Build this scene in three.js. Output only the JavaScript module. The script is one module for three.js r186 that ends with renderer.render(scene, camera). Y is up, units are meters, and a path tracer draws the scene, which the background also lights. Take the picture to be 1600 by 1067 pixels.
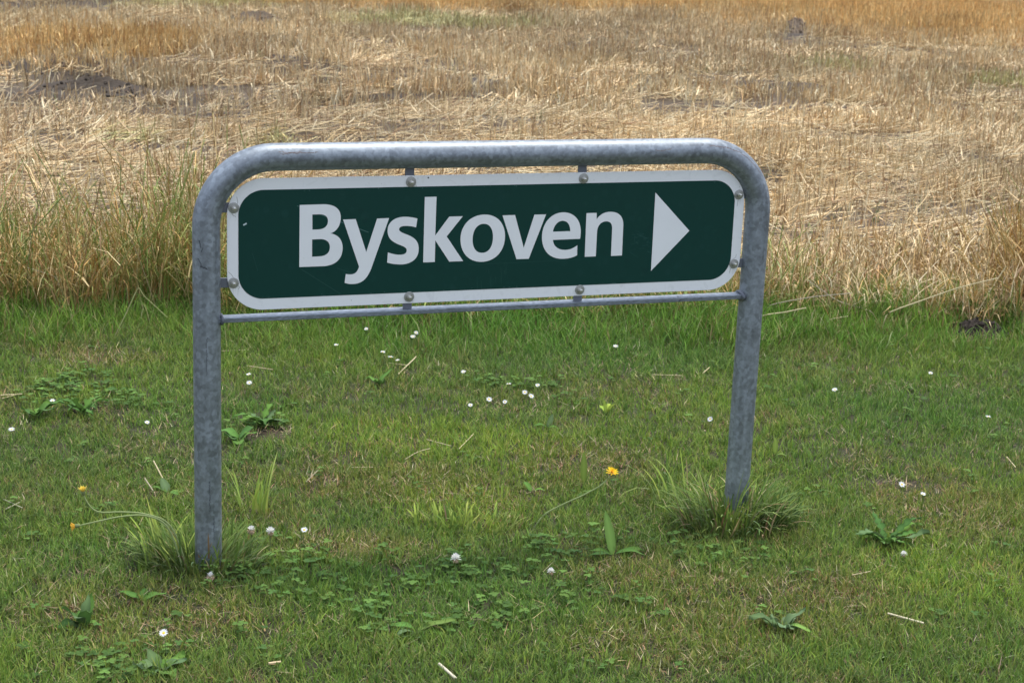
import * as THREE from 'three';
import { mergeGeometries } from 'three/addons/utils/BufferGeometryUtils.js';
import { RoundedBoxGeometry } from 'three/addons/geometries/RoundedBoxGeometry.js';

// ---------------------------------------------------------------- camera, sky, sun, exposure
const scene = new THREE.Scene();
const F = 2698.2, PITCH = 0.2531, ROLL = 0.0387, EYE = 1.5109;      // focal length in photo pixels (1600 wide), angles, eye height
const camera = new THREE.PerspectiveCamera(2 * Math.atan(533.5 / F) * 180 / Math.PI, 1600 / 1067, 0.05, 2000);
camera.rotation.order = 'YXZ';
camera.position.set(0, EYE, 0);
camera.rotation.set(-PITCH, 0, ROLL);
camera.focus = 3.85; camera.userData.fStop = 13;
scene.add(camera);

const renderer = new THREE.WebGLRenderer({ antialias: true });
renderer.toneMapping = THREE.LinearToneMapping;
renderer.toneMappingExposure = 1.2;
renderer.shadowMap.enabled = true;

function hash(x, y, z, s) { let h = Math.imul(x | 0, 374761393) ^ Math.imul(y | 0, 668265263) ^ Math.imul(z | 0, 2147483647 - 1013) ^ Math.imul(s | 0, 1274126177); h = Math.imul(h ^ (h >>> 13), 1274126177); h ^= h >>> 16; h = Math.imul(h, 2246822519); return ((h ^ (h >>> 15)) >>> 0) / 4294967296; }
const sm = (t) => t * t * (3 - 2 * t), mix = (a, b, t) => a + (b - a) * t, clamp = (v, a = 0, b = 1) => Math.min(b, Math.max(a, v));
const step = (a, b, v) => sm(clamp((v - a) / (b - a)));
function noise(x, y, z = 0, s = 0) {                                 // value noise, 0..1
  const i = Math.floor(x), j = Math.floor(y), k = Math.floor(z), u = sm(x - i), v = sm(y - j), w = sm(z - k);
  const l = (dz) => mix(mix(hash(i, j, k + dz, s), hash(i + 1, j, k + dz, s), u), mix(hash(i, j + 1, k + dz, s), hash(i + 1, j + 1, k + dz, s), u), v);
  return w === 0 ? l(0) : mix(l(0), l(1), w);
}
function fbm(x, y, z = 0, s = 0, n = 4) { let a = 0, b = 0.5, t = 0; for (let o = 0; o < n; o++) { a += b * noise(x, y, z, s + o); t += b; b *= 0.5; x *= 2.03; y *= 2.03; z *= 2.03; } return a / t; }

{                                                                    // overcast sky with thin, bluish cloud
  const W = 256, H = 128, data = new Float32Array(W * H * 4);
  for (let j = 0; j < H; j++) for (let i = 0; i < W; i++) {
    const el = ((j + 0.5) / H - 0.5) * Math.PI, az = (i + 0.5) / W * 2 * Math.PI, e = Math.max(0, Math.sin(el));
    const x = Math.cos(el) * Math.cos(az), z = Math.cos(el) * Math.sin(az);
    const c = fbm(x * 2.2 + 9, Math.sin(el) * 2.2 + 5, z * 2.2 + 7, 3, 5);
    const L = (0.66 + 0.72 * e) * (0.72 + 0.56 * c), blue = clamp(1.25 - 1.5 * c, 0, 1);
    const o = (j * W + i) * 4;
    data[o] = L * mix(0.94, 0.78, blue); data[o + 1] = L * mix(1.0, 0.94, blue); data[o + 2] = L * mix(1.12, 1.24, blue); data[o + 3] = 1;
  }
  const sky = new THREE.DataTexture(data, W, H, THREE.RGBAFormat, THREE.FloatType);
  sky.mapping = THREE.EquirectangularReflectionMapping; sky.magFilter = THREE.LinearFilter; sky.needsUpdate = true;
  scene.background = sky; scene.environment = sky;
  scene.backgroundIntensity = 1.0; scene.environmentIntensity = 1.0;
}
const sun = new THREE.DirectionalLight(new THREE.Color(1, 0.95, 0.86), 2.9);
sun.position.set(2.2, 10, -7.6); sun.target.position.set(0, 0, -5);
sun.castShadow = true; sun.shadow.radius = 20; sun.shadow.mapSize.set(2048, 2048);
Object.assign(sun.shadow.camera, { left: -12, right: 12, top: 14, bottom: -14, near: 0.5, far: 40 });
scene.add(sun, sun.target);

// ---------------------------------------------------------------- helpers
function rng(a) { return () => { a = (a + 0x6d2b79f5) | 0; let t = Math.imul(a ^ (a >>> 15), 1 | a); t = (t + Math.imul(t ^ (t >>> 7), 61 | t)) ^ t; return ((t ^ (t >>> 14)) >>> 0) / 4294967296; }; }
let R = rng(11);
const rr = (a, b) => a + (b - a) * R(), pick = (a) => a[Math.floor(R() * a.length)];
const used = {};
const numbered = (n) => { used[n] = (used[n] ?? -1) + 1; return used[n] ? n + '_' + String(used[n]).padStart(3, '0') : n; };
function put(o, name, label, category, group, kind) {
  o.name = numbered(name); o.userData = { label };
  if (kind) o.userData.kind = kind;
  if (category) o.userData.category = category;
  if (group) o.userData.group = group;
  o.traverse((m) => { m.castShadow = m.receiveShadow = true; });
  scene.add(o); return o;
}
function part(parent, name, geometry, material, label) { const m = new THREE.Mesh(geometry, material); m.name = name; m.castShadow = m.receiveShadow = true; if (label) m.userData.label = label; parent.add(m); return m; }

// photo pixel -> point of the flat ground (y = h)
const camM = new THREE.Matrix4().makeRotationFromEuler(camera.rotation);
function G(px, py, h = 0) {
  const d = new THREE.Vector3((px - 800) / F, -(py - 533.5) / F, -1).applyMatrix4(camM), t = (h - EYE) / d.y;
  return new THREE.Vector3(d.x * t, h, d.z * t);
}
// the point above a foot on the ground that a pixel shows, in the upright plane through the foot that faces the viewer
function above(foot, px, py) {
  const d = new THREE.Vector3((px - 800) / F, -(py - 533.5) / F, -1).applyMatrix4(camM);
  const n = new THREE.Vector3(foot.x, 0, foot.z).normalize(), t = (n.x * foot.x + n.z * foot.z) / (n.x * d.x + n.z * d.z);
  return new THREE.Vector3(d.x * t, EYE + d.y * t, d.z * t);
}
function zone(px, py, rx, ry) {                                      // a ground ellipse; its value falls from 1 at the middle to 0 at the rim
  const c = G(px, py), a = c.distanceTo(G(px + rx, py)), b = Math.abs(G(px, py - ry).z - G(px, py + ry).z) / 2;
  return (x, z) => { const q = ((x - c.x) / a) ** 2 + ((z - c.z) / b) ** 2; return clamp(1.35 - q); };
}
const zones = (list) => { const f = list.map((a) => zone(...a)); return (x, z) => { let m = 0; for (const g of f) m = Math.max(m, g(x, z)); return m; }; };

const edgeZ = (x) => -(6.02 + 0.125 * x + 0.34 * (fbm(x * 1.3 + 3, 0, 0, 5, 3) - 0.5) + 0.22 * (fbm(x * 6.5, 0, 0, 6, 2) - 0.5));   // where lawn meets the field
const fieldness = (x, z) => step(-0.1, 0.5, edgeZ(x) - z);
const soilZone = zones([[110, 105, 120, 16], [145, 140, 85, 12], [60, 150, 90, 7], [480, 105, 70, 5], [560, 150, 120, 5], [1000, 95, 90, 4], [1120, 135, 110, 4], [90, 12, 130, 9], [400, 36, 45, 7], [660, 68, 34, 6], [690, 131, 170, 7], [330, 156, 90, 8], [1240, 56, 26, 14], [880, 137, 110, 6], [220, 235, 60, 14], [300, 185, 130, 9]]);
const goldZone = zones([[130, 82, 200, 30], [1400, 26, 270, 36], [900, 8, 330, 14], [560, 8, 250, 10]]);
const barePatch = zones([[505, 756, 34, 7], [838, 772, 20, 8], [232, 776, 18, 8], [150, 640, 34, 7], [620, 890, 40, 8], [130, 905, 40, 7], [420, 680, 40, 14], [1395, 755, 36, 7], [1530, 524, 62, 20]]);
const greenZone = zones([[640, 38, 110, 9], [770, 46, 90, 8], [1290, 106, 60, 8], [430, 228, 40, 18], [300, 9, 120, 8], [1560, 132, 80, 6], [200, 225, 50, 12]]);
const dullZone = zones([[330, 130, 480, 70], [1250, 104, 420, 14], [900, 62, 300, 22], [150, 200, 260, 60]]);
function groundY(x, z) {
  const f = fieldness(x, z);
  let y = 0.014 * (fbm(x * 2.1, z * 2.1, 0, 1, 3) - 0.5) * (1 - f);
  if (f > 0) y += f * (0.16 * (fbm(x * 0.55 + 4, z * 0.8, 0, 8, 3) - 0.5) + 0.07 * (fbm(x * 2.6, z * 3.2, 0, 9, 3) - 0.5) + 0.05 * clamp(soilZone(x, z)) * fbm(x * 5, z * 5, 0, 19, 2)) ;
  return y;
}
const G3 = (px, py) => { const p = G(px, py); p.y = groundY(p.x, p.z); return p; };

// geometry builder: strips (blades), round stalks, leaves; per-piece vertex colours
class GB {
  constructor() { this.p = []; this.c = []; this.i = []; }
  v(x, y, z, c) { this.p.push(x, y, z); this.c.push(c[0], c[1], c[2]); return this.p.length / 3 - 1; }
  strip(pts, ws, sx, sz, c) {                                        // a ribbon along pts; (sx, sz) is its level side direction
    let a = -1, b = -1;
    for (let k = 0; k < pts.length; k++) {
      const [x, y, z] = pts[k], w = ws[k] / 2;
      const n0 = this.v(x - sx * w, y, z - sz * w, c), n1 = w > 1e-6 ? this.v(x + sx * w, y, z + sz * w, c) : n0;
      if (k) { this.i.push(a, b, n0); if (n1 !== n0) this.i.push(b, n1, n0); }
      a = n0; b = n1;
    }
  }
  blade(x, z, len, w, yaw, lean, bend, c, seg = 3, y0 = -0.004) {    // grows from (x, z), leaning towards yaw, bending more to its tip
    const pts = [], ws = []; let px = 0, py = y0, t = lean;
    const dx = Math.cos(yaw), dz = Math.sin(yaw);
    for (let k = 0; k <= seg; k++) {
      pts.push([x + dx * px, py, z + dz * px]); ws.push(k === seg ? 0 : w * (1 - 0.55 * (k / seg) ** 2));
      px += Math.sin(t) * len / seg; py += Math.cos(t) * len / seg; t += bend / seg;
    }
    this.strip(pts, ws, -dz, dx, c);
  }
  stalk(pts, r, c, sides = 3, cap = false, r1 = r) {
    const rings = [], P = pts.map((q) => new THREE.Vector3(...(q.isVector3 ? [q.x, q.y, q.z] : q))), up = new THREE.Vector3();
    for (let k = 0; k < P.length; k++) {
      const d = P[Math.min(k + 1, P.length - 1)].clone().sub(P[Math.max(k - 1, 0)]).normalize();
      up.set(Math.abs(d.y) > 0.8 ? 1 : 0, Math.abs(d.y) > 0.8 ? 0 : 1, 0.05);
      const s = new THREE.Vector3().crossVectors(d, up).normalize(), t = new THREE.Vector3().crossVectors(s, d), ring = [], q = mix(r, r1, k / (P.length - 1));
      for (let n = 0; n < sides; n++) { const a = n / sides * 2 * Math.PI; ring.push(this.v(P[k].x + (s.x * Math.cos(a) + t.x * Math.sin(a)) * q, P[k].y + (s.y * Math.cos(a) + t.y * Math.sin(a)) * q, P[k].z + (s.z * Math.cos(a) + t.z * Math.sin(a)) * q, c)); }
      rings.push(ring);
      if (k) for (let n = 0; n < sides; n++) { const m = (n + 1) % sides, o = rings[k - 1]; this.i.push(o[n], o[m], ring[n], o[m], ring[m], ring[n]); }
    }
    if (cap) for (const ring of [rings[0], rings[rings.length - 1]]) for (let n = 2; n < sides; n++) this.i.push(ring[0], ring[n - 1], ring[n]);
  }
  leaf(base, yaw, rise, len, w, c, o = {}) {                         // a broad leaf with a folded midrib, arching over
    const seg = o.seg ?? 7, dx = Math.cos(yaw), dz = Math.sin(yaw), fold = o.fold ?? 0.25, bend = o.bend ?? 0.9, lobes = o.lobes ?? 0, wav = o.wave ?? 0.06;
    let px = 0, py = 0, t = rise, prev = null; const ph = R() * 6;
    for (let k = 0; k <= seg; k++) {
      const s = k / seg;
      let half = w / 2 * Math.pow(Math.sin(Math.PI * Math.pow(s, o.tip ?? 0.8) * 0.985 + 0.015), o.fat ?? 0.75) + (s < 0.2 ? w * 0.05 : 0);
      if (lobes) half *= 0.62 + 0.38 * Math.cos(s * lobes * 2 * Math.PI);
      const lift = half * fold + w * wav * Math.sin(s * 9 + ph), x = base[0] + dx * px, y = base[1] + py, z = base[2] + dz * px;
      const row = [this.v(x - dz * half, y + lift, z + dx * half, c), this.v(x, y, z, o.rib ?? c), this.v(x + dz * half, y + lift - w * wav * 2 * Math.sin(s * 7 + ph), z - dx * half, c)];
      if (prev) for (let n = 0; n < 2; n++) this.i.push(prev[n], prev[n + 1], row[n], prev[n + 1], row[n + 1], row[n]);
      prev = row; px += Math.cos(t) * len / seg; py += Math.sin(t) * len / seg; t -= bend / seg;
    }
  }
  build() {
    const g = new THREE.BufferGeometry();
    g.setAttribute('position', new THREE.Float32BufferAttribute(this.p, 3)); g.setAttribute('color', new THREE.Float32BufferAttribute(this.c, 3));
    g.setIndex(this.i); g.computeVertexNormals(); return g;
  }
}
const vary = (c, a = 0.18) => { const k = 1 + rr(-a, a), h = rr(-a, a) * 0.35; return [c[0] * k * (1 + h), c[1] * k, c[2] * k * (1 - h)]; };

const leafMat = new THREE.MeshPhysicalMaterial({ color: 0xffffff, vertexColors: true, side: THREE.DoubleSide, roughness: 1, transmission: 0.26, thickness: 0, specularIntensity: 0.5 });
const broadMat = new THREE.MeshPhysicalMaterial({ color: 0xffffff, vertexColors: true, side: THREE.DoubleSide, roughness: 1, transmission: 0.2, thickness: 0, specularIntensity: 0.25 });
const strawMat = new THREE.MeshStandardMaterial({ color: 0xffffff, vertexColors: true, side: THREE.DoubleSide, roughness: 0.6 });
const petalMat = new THREE.MeshPhysicalMaterial({ color: 0xffffff, vertexColors: true, side: THREE.DoubleSide, roughness: 1, transmission: 0.25, thickness: 0 });

// colours (linear)
const GREENS = [[0.158, 0.255, 0.034], [0.122, 0.220, 0.030], [0.212, 0.300, 0.046], [0.105, 0.180, 0.032], [0.26, 0.31, 0.072]];
const DRY = [[0.46, 0.36, 0.19], [0.38, 0.27, 0.13], [0.50, 0.42, 0.22], [0.25, 0.15, 0.075], [0.30, 0.19, 0.09]];
const STRAW = [[0.65, 0.485, 0.25], [0.73, 0.58, 0.335], [0.57, 0.40, 0.19], [0.67, 0.53, 0.31], [0.45, 0.295, 0.135], [0.33, 0.20, 0.095], [0.61, 0.445, 0.225]];
const GOLD = [[0.66, 0.46, 0.19], [0.60, 0.40, 0.15], [0.70, 0.52, 0.24]];

// ---------------------------------------------------------------- the ground sheet
function noiseTexture(n, fn, srgb) {
  const d = new Uint8Array(n * n * 4);
  for (let j = 0; j < n; j++) for (let i = 0; i < n; i++) { const c = fn(i / n, j / n), o = (j * n + i) * 4; d[o] = clamp(c[0]) * 255; d[o + 1] = clamp(c[1]) * 255; d[o + 2] = clamp(c[2]) * 255; d[o + 3] = 255; }
  const t = new THREE.DataTexture(d, n, n); t.wrapS = t.wrapT = THREE.RepeatWrapping; t.magFilter = THREE.LinearFilter; t.minFilter = THREE.LinearMipmapLinearFilter; t.generateMipmaps = true;
  if (srgb) t.colorSpace = THREE.SRGBColorSpace; t.needsUpdate = true; return t;
}
const soilTex = noiseTexture(512, (u, v) => { const x = u * 24, y = v * 24, f = (a, b, s) => { const m = 24 * a; const n = (xx, yy) => noise(xx, yy, 0, s); const X = u * m, Y = v * m; return mix(mix(n(X, Y), n(X - m, Y), u), mix(n(X, Y - m), n(X - m, Y - m), u), v); }; const k = 0.45 * f(1, 1, 2) + 0.3 * f(3, 3, 4) + 0.25 * f(7, 7, 6); return [0.45 + k * 0.55, 0.45 + k * 0.55, 0.45 + k * 0.53]; }, false);
{
  const xs = [], zs = [];
  const fill = (a, list) => { for (const [from, to, d] of list) for (let v = from; v < to - 1e-6; v += d) a.push(v); };
  fill(xs, [[-320, -60, 26], [-60, -16, 4], [-16, -5, 0.5], [-5, 5, 0.055], [5, 16, 0.5], [16, 60, 4], [60, 321, 26]]);
  fill(zs, [[-640, -120, 40], [-120, -48, 6], [-48, -20, 0.6], [-20, -7.5, 0.12], [-7.5, -2, 0.055], [-2, 6, 0.4], [6, 61, 9]]);
  const gb = new GB(), uv = [];
  for (const z of zs) for (const x of xs) {
    const f = fieldness(x, z), n = fbm(x * 1.7, z * 1.7, 0, 31, 3), s = clamp(soilZone(x, z) * 1.3);
    const bp = clamp(barePatch(x, z)), lawn = [mix(0.040, 0.065, n), mix(0.042, 0.056, n), mix(0.014, 0.022, n)].map((v, k) => mix(v, [0.062, 0.040, 0.022][k], bp));
    const litter = mix(0.75, 1.1, fbm(x * 3, z * 2, 0, 33, 3)), fl = [0.15 * litter, 0.105 * litter, 0.062 * litter], so = [0.072, 0.050, 0.033];
    const c = [0, 1, 2].map((k) => mix(lawn[k], mix(fl[k], so[k], clamp(s + 0.55 * step(0.45, 0.62, fbm(x * 1.1, z * 1.6, 0, 35, 3)) * step(24, 8, -z))), f));
    gb.v(x, groundY(x, z), z, c); uv.push(x * 0.9, z * 0.9);
  }
  const nx = xs.length;
  for (let j = 0; j + 1 < zs.length; j++) for (let i = 0; i + 1 < nx; i++) { const a = j * nx + i; gb.i.push(a, a + nx, a + 1, a + 1, a + nx, a + nx + 1); }
  const g = gb.build(); g.setAttribute('uv', new THREE.Float32BufferAttribute(uv, 2));
  put(new THREE.Mesh(g, new THREE.MeshStandardMaterial({ vertexColors: true, map: soilTex, bumpMap: soilTex, bumpScale: 0.012, roughness: 1 })), 'ground', 'earth under the lawn and the stubble field', 'ground', null, 'structure');
}

// ---------------------------------------------------------------- instanced ground cover
const Q = new THREE.Quaternion(), UPV = new THREE.Vector3(0, 1, 0), M4 = new THREE.Matrix4(), TILT = new THREE.Quaternion();
function scatter(name, label, category, geos, mat, items) {          // items: [variant, x, y, z, yaw, scale, scaleY, [r,g,b]]
  const root = new THREE.Group();
  geos.forEach((g, n) => {
    const mine = items.filter((t) => t[0] === n); if (!mine.length) return;
    const im = new THREE.InstancedMesh(g, mat, mine.length); im.name = 'blades'; im.userData.kind = 'stuff';
    mine.forEach((t, k) => {
      Q.setFromAxisAngle(UPV, t[4]); if (t[8]) { TILT.setFromEuler(new THREE.Euler(t[8], 0, t[9] || 0)); Q.premultiply(TILT); }
      M4.compose(new THREE.Vector3(t[1], t[2], t[3]), Q, new THREE.Vector3(t[5], t[6], t[5])); im.setMatrixAt(k, M4);
      im.setColorAt(k, new THREE.Color().setRGB(...t[7]));
    });
    root.add(im);
  });
  return put(root, name, label, category, null, 'stuff');
}
function mass(name, label, category, gb, mat) { return put(new THREE.Mesh(gb.build(), mat), name, label, category, null, 'stuff'); }
const inView = (x, z, m = 0.7) => z < -2.4 && Math.abs(x) < 0.315 * -z + m;

const brownZone = zones([[1200, 950, 230, 60], [1050, 1010, 160, 50], [640, 760, 200, 34], [250, 960, 200, 60], [900, 720, 120, 30], [1480, 800, 120, 50], [560, 860, 130, 24], [150, 560, 120, 16], [1000, 905, 160, 20]]);
const limeZone = zones([[720, 800, 120, 38], [660, 690, 240, 36], [1480, 900, 150, 60]]);
const deepZone = zones([[930, 560, 220, 34], [1450, 650, 200, 60], [300, 640, 150, 40], [150, 880, 120, 40], [700, 930, 260, 60]]);
function lawnTint(x, z) {
  const n = fbm(x * 1.6, z * 1.6, 0, 41, 3), m = fbm(x * 6, z * 6, 0, 44, 3), b = clamp(brownZone(x, z) * 0.75 + step(0.52, 0.70, m) * 0.55), l = limeZone(x, z) * 0.55, d = deepZone(x, z) * 0.5;
  let c = [mix(0.66, 1.26, n), mix(0.74, 1.2, n), mix(0.72, 1.2, m)];
  c = c.map((v, k) => mix(v, [1.18, 0.90, 1.0][k], b * 0.8)); c = c.map((v, k) => mix(v, [1.5, 1.4, 1.0][k], l)); c = c.map((v, k) => mix(v, [0.68, 0.92, 0.85][k], d));
  return [...c, b];
}
// lawn: mown blades, each its own ribbon
R = rng(21);
{
  const gb = new GB();
  const grow = (n, x0, x1, z0, z1, ok, big) => {
    for (let k = 0; k < n; k++) {
      const x = rr(x0, x1), z = rr(z0, z1), e = z - edgeZ(x); if (e < -0.1 || !ok(x, z)) continue;
      const bp = barePatch(x, z); if (bp > 0 && R() < bp * 0.85) continue;
      const t = lawnTint(x, z), m = 4 + Math.floor(R() * 5), tall = (0.70 + 0.65 * fbm(x * 3, z * 3, 0, 47, 3) + 0.8 * step(0.6, 0.05, e)) * rr(0.85, 1.15), gy = groundY(x, z) - 0.004, ty = R() * 6.283, base = pick(GREENS);
      for (let q = 0; q < m; q++) {
        const dry = R() < 0.055 + 0.20 * t[3], c = vary(dry ? pick(DRY) : R() < 0.5 ? base : pick(GREENS), 0.34);
        gb.blade(x + rr(-0.012, 0.012) * big, z + rr(-0.012, 0.012) * big, rr(0.018, 0.044) * tall * (dry ? 0.85 : 1) * Math.sqrt(big), (R() < 0.09 ? rr(0.003, 0.0046) : rr(0.0013, 0.0026)) * big, R() < 0.5 ? ty + rr(-0.7, 0.7) : R() * 6.283, rr(0.05, 0.75) + (dry ? 0.35 : 0), rr(0.2, 1.5), [c[0] * t[0], c[1] * t[1], c[2] * t[2]], 2, gy);
      }
    }
  };
  grow(132000, -2.9, 3.1, -6.9, -2.4, (x, z) => inView(x, z, 0.45), 1);
  grow(26000, -1.9, 2.1, -4.4, -2.5, (x, z) => inView(x, z, 0.35), 1);
  grow(11000, -5.5, 5.5, -7.0, -1.0, (x, z) => !inView(x, z, 0.45), 2);
  mass('lawn_grass', 'short mown green grass of the lawn', 'grass', gb, leafMat);
}
// dead thatch lying between the blades
R = rng(22);
{
  const gb = new GB();
  for (let k = 0; k < 120000; k++) { const x = rr(-2.6, 2.9), z = rr(-6.5, -2.5); if (z < edgeZ(x) || !inView(x, z, 0.3)) continue; const b = clamp(brownZone(x, z) * 0.45 + barePatch(x, z) * 0.7 + 0.03 + 1.3 * (fbm(x * 5, z * 5, 0, 51, 3) - 0.45)); if (R() > b) continue; const j = rr(0.6, 1.1); gb.blade(x, z, rr(0.012, 0.042), rr(0.0009, 0.0017), R() * 6.283, rr(0.9, 1.5), rr(-0.2, 0.5), vary(pick(DRY), 0.3).map((v) => v * j), 2, groundY(x, z) + rr(0.0, 0.018)); }
  mass('dry_thatch', 'dead straw coloured grass blades lying in the lawn', 'thatch', gb, strawMat);
}
// longer lush grass where the mower stops
R = rng(23);
{
  const gb = new GB();
  for (let k = 0; k < 13000; k++) {
    const x = rr(-3.4, 3.8), d = rr(-0.42, 0.5), z = edgeZ(x) - d, p = step(-0.46, -0.1, d) * step(0.6, 0.2, d) * (0.3 + 0.95 * fbm(x * 2.5, z * 3, 0, 55, 2)); if (R() > p || R() < barePatch(x, z)) continue;
    const b = fbm(x * 2, z * 2, 0, 56, 2), gy = groundY(x, z) - 0.004, h = rr(0.6, 1.05) * (0.65 + 0.5 * step(-0.4, 0.1, d)) * mix(0.45, 1.6, fbm(x * 2.6, z * 2, 0, 57, 3));
    for (let q = 0; q < 9; q++) { const dry = R() < 0.14, c = vary(dry ? pick(DRY) : pick(GREENS.slice(0, 3)), 0.22); gb.blade(x + rr(-0.04, 0.04), z + rr(-0.04, 0.04), rr(0.06, 0.15) * h, rr(0.0022, 0.0042), R() * 6.283, rr(0.02, 0.45), rr(0.3, 1.5), [c[0] * mix(0.72, 1.05, b), c[1], c[2] * 0.85], 3, gy); }
  }
  mass('edge_grass', 'longer lush green grass along the edge of the field', 'grass', gb, leafMat);
}
// tall unmown verge: thin brown and green stems with narrow leaves and seed spikes
R = rng(24);
{
  const BROWN = [[0.48, 0.31, 0.10], [0.56, 0.39, 0.15], [0.36, 0.20, 0.075], [0.62, 0.46, 0.21], [0.52, 0.31, 0.085]], OL = [[0.24, 0.28, 0.055], [0.18, 0.25, 0.045], [0.31, 0.31, 0.075]], gb = new GB();
  for (let k = 0; k < 42000; k++) {
    const x = rr(-3.6, 4.2), d = Math.pow(R(), 1.3) * 1.15 - 0.02, z = edgeZ(x) - 0.04 - d;
    const left = step(-0.72, -1.1, x), far = step(1.72, 2.05, x), right = step(0.6, 1.1, x) * (1 - far);
    const dens = Math.max(left * step(1.0, 0.35, d), far * step(0.9, 0.35, d), right * 0.42 * step(1.2, 0.3, d), 0.3 * step(0.6, 0.2, d)) * (0.25 + 1.3 * fbm(x * 3, z * 3, 0, 61, 3));
    if (R() > dens * 0.55) continue;
    const h = (0.18 + 0.14 * left + 0.16 * far + 0.02 * right) * (0.55 + 0.9 * fbm(x * 2.3, z * 2.3, 0, 65, 2)) * (R() < 0.06 ? 1.7 : rr(0.65, 1.25)), gr = fbm(x * 1.8 + 8, z * 1.8, 0, 63, 2) + 0.15 * left - 0.15 * far - 0.14 * right, pg = step(0.34, 0.70, gr) * 0.66;
    const col = () => vary(R() < pg ? pick(OL) : right > 0.5 && R() < 0.6 ? pick(STRAW) : pick(BROWN), 0.25), gy = groundY(x, z) - 0.01, yaw = R() * 6.283, bend = rr(0, 0.7), pts = []; let px = 0, py = gy, t = Math.pow(R(), 1.7) * 0.6;
    for (let q = 0; q <= 3; q++) { pts.push([x + Math.cos(yaw) * px, py, z + Math.sin(yaw) * px]); px += Math.sin(t) * h / 3; py += Math.cos(t) * h / 3; t += bend / 3; }
    gb.stalk(pts, rr(0.0010, 0.0021), col());
    for (let m = 0; m < 2 + (R() < 0.5); m++) { const P = pts[Math.floor(R() * 3)]; gb.blade(P[0], P[2], rr(0.07, 0.2), rr(0.0024, 0.0050), R() * 6.283, rr(0.1, 0.9), rr(0.5, 2.3), col(), 3, P[1]); }
    if (R() < 0.22) { const e = pts[3], f = pts[2], sp = col(), dx = e[0] - f[0], dy = e[1] - f[1], dz = e[2] - f[2], L = Math.hypot(dx, dy, dz), l = rr(0.03, 0.07); for (let m = 0; m < 7; m++) { const u = m / 7 * l / L; gb.blade(e[0] - dx * u, e[2] - dz * u, 0.013, 0.0024, R() * 6.283, 0.5, 0.3, sp, 2, e[1] - dy * u); } }
  }
  mass('verge_grass', 'tall brown and green unmown grass at the edge of the field', 'grass', gb, strawMat);
}
// stubble field: laid straw and standing stubble
function fieldLook(x, z) {
  const s = soilZone(x, z), g = goldZone(x, z), gr = greenZone(x, z), du = dullZone(x, z), n1 = fbm(x * 0.7, z * 0.5, 0, 71, 3), n2 = fbm(x * 2.4, z * 1.8, 0, 73, 3);
  let c = [0, 1, 2].map((q) => mix(mix(1, [1.20, 1.02, 0.68][q], clamp(g * 0.9)), [0.84, 0.83, 0.86][q], du * 0.5 * (1 - g)));
  c = c.map((v, q) => mix(v, [0.72, 0.98, 0.6][q], gr * 0.6)).map((v) => v * mix(0.72, 1.34, n1));
  return { c, g, bare: clamp(s * 0.92 + step(0.42 - 0.05 * du, 0.62, n2) * 0.92 * step(-34, -14, z)) * 0.95, stand: clamp(0.30 + g * 0.6 + 1.2 * (fbm(x * 1.3, z * 2.2, 0, 79, 3) - 0.5) + 0.15 * du + 0.22 * step(10, 16, -z)), way: 0.45 + (fbm(x * 0.7, z * 0.7, 0, 75, 2) - 0.5) * 4.5 };
}
function laidStraw(gb, x, y, z, yaw, c, k = 1) {
  const L = rr(0.06, 0.14) + 0.2 * Math.pow(R(), 2), w = rr(0.0016, 0.0030) * k, bend = rr(-0.4, 0.3), pts = []; let px = -L / 2, py = y, t = rr(-0.06, 0.22) * (R() < 0.2 ? 3 : 1);
  for (let s = 0; s <= 2; s++) { pts.push([x + Math.cos(yaw) * px, py, z - Math.sin(yaw) * px]); px += Math.cos(t) * L / 2; py += Math.sin(t) * L / 2; t += bend; }
  if (R() < 0.4) gb.strip(pts, [w * 2.2, w * 2.8, w * 0.6], Math.sin(yaw), Math.cos(yaw), c); else gb.stalk(pts, w, c);
}
function cutStalk(gb, x, y, z, h, c, k = 1) {
  const yaw = R() * 6.283, l = Math.pow(R(), 1.6) * 0.6;
  gb.stalk([[x, y - 0.02, z], [x + Math.cos(yaw) * Math.sin(l) * h, y + h * Math.cos(l), z + Math.sin(yaw) * Math.sin(l) * h]], rr(0.0016, 0.0028) * k, c);
  if (R() < 0.55) gb.blade(x, z, rr(0.06, 0.14), rr(0.0035, 0.006) * k, R() * 6.283, rr(0.2, 0.8), rr(0.6, 2), vary(c, 0.15), 3, y + rr(0.01, 0.05));
}
R = rng(25);
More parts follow.
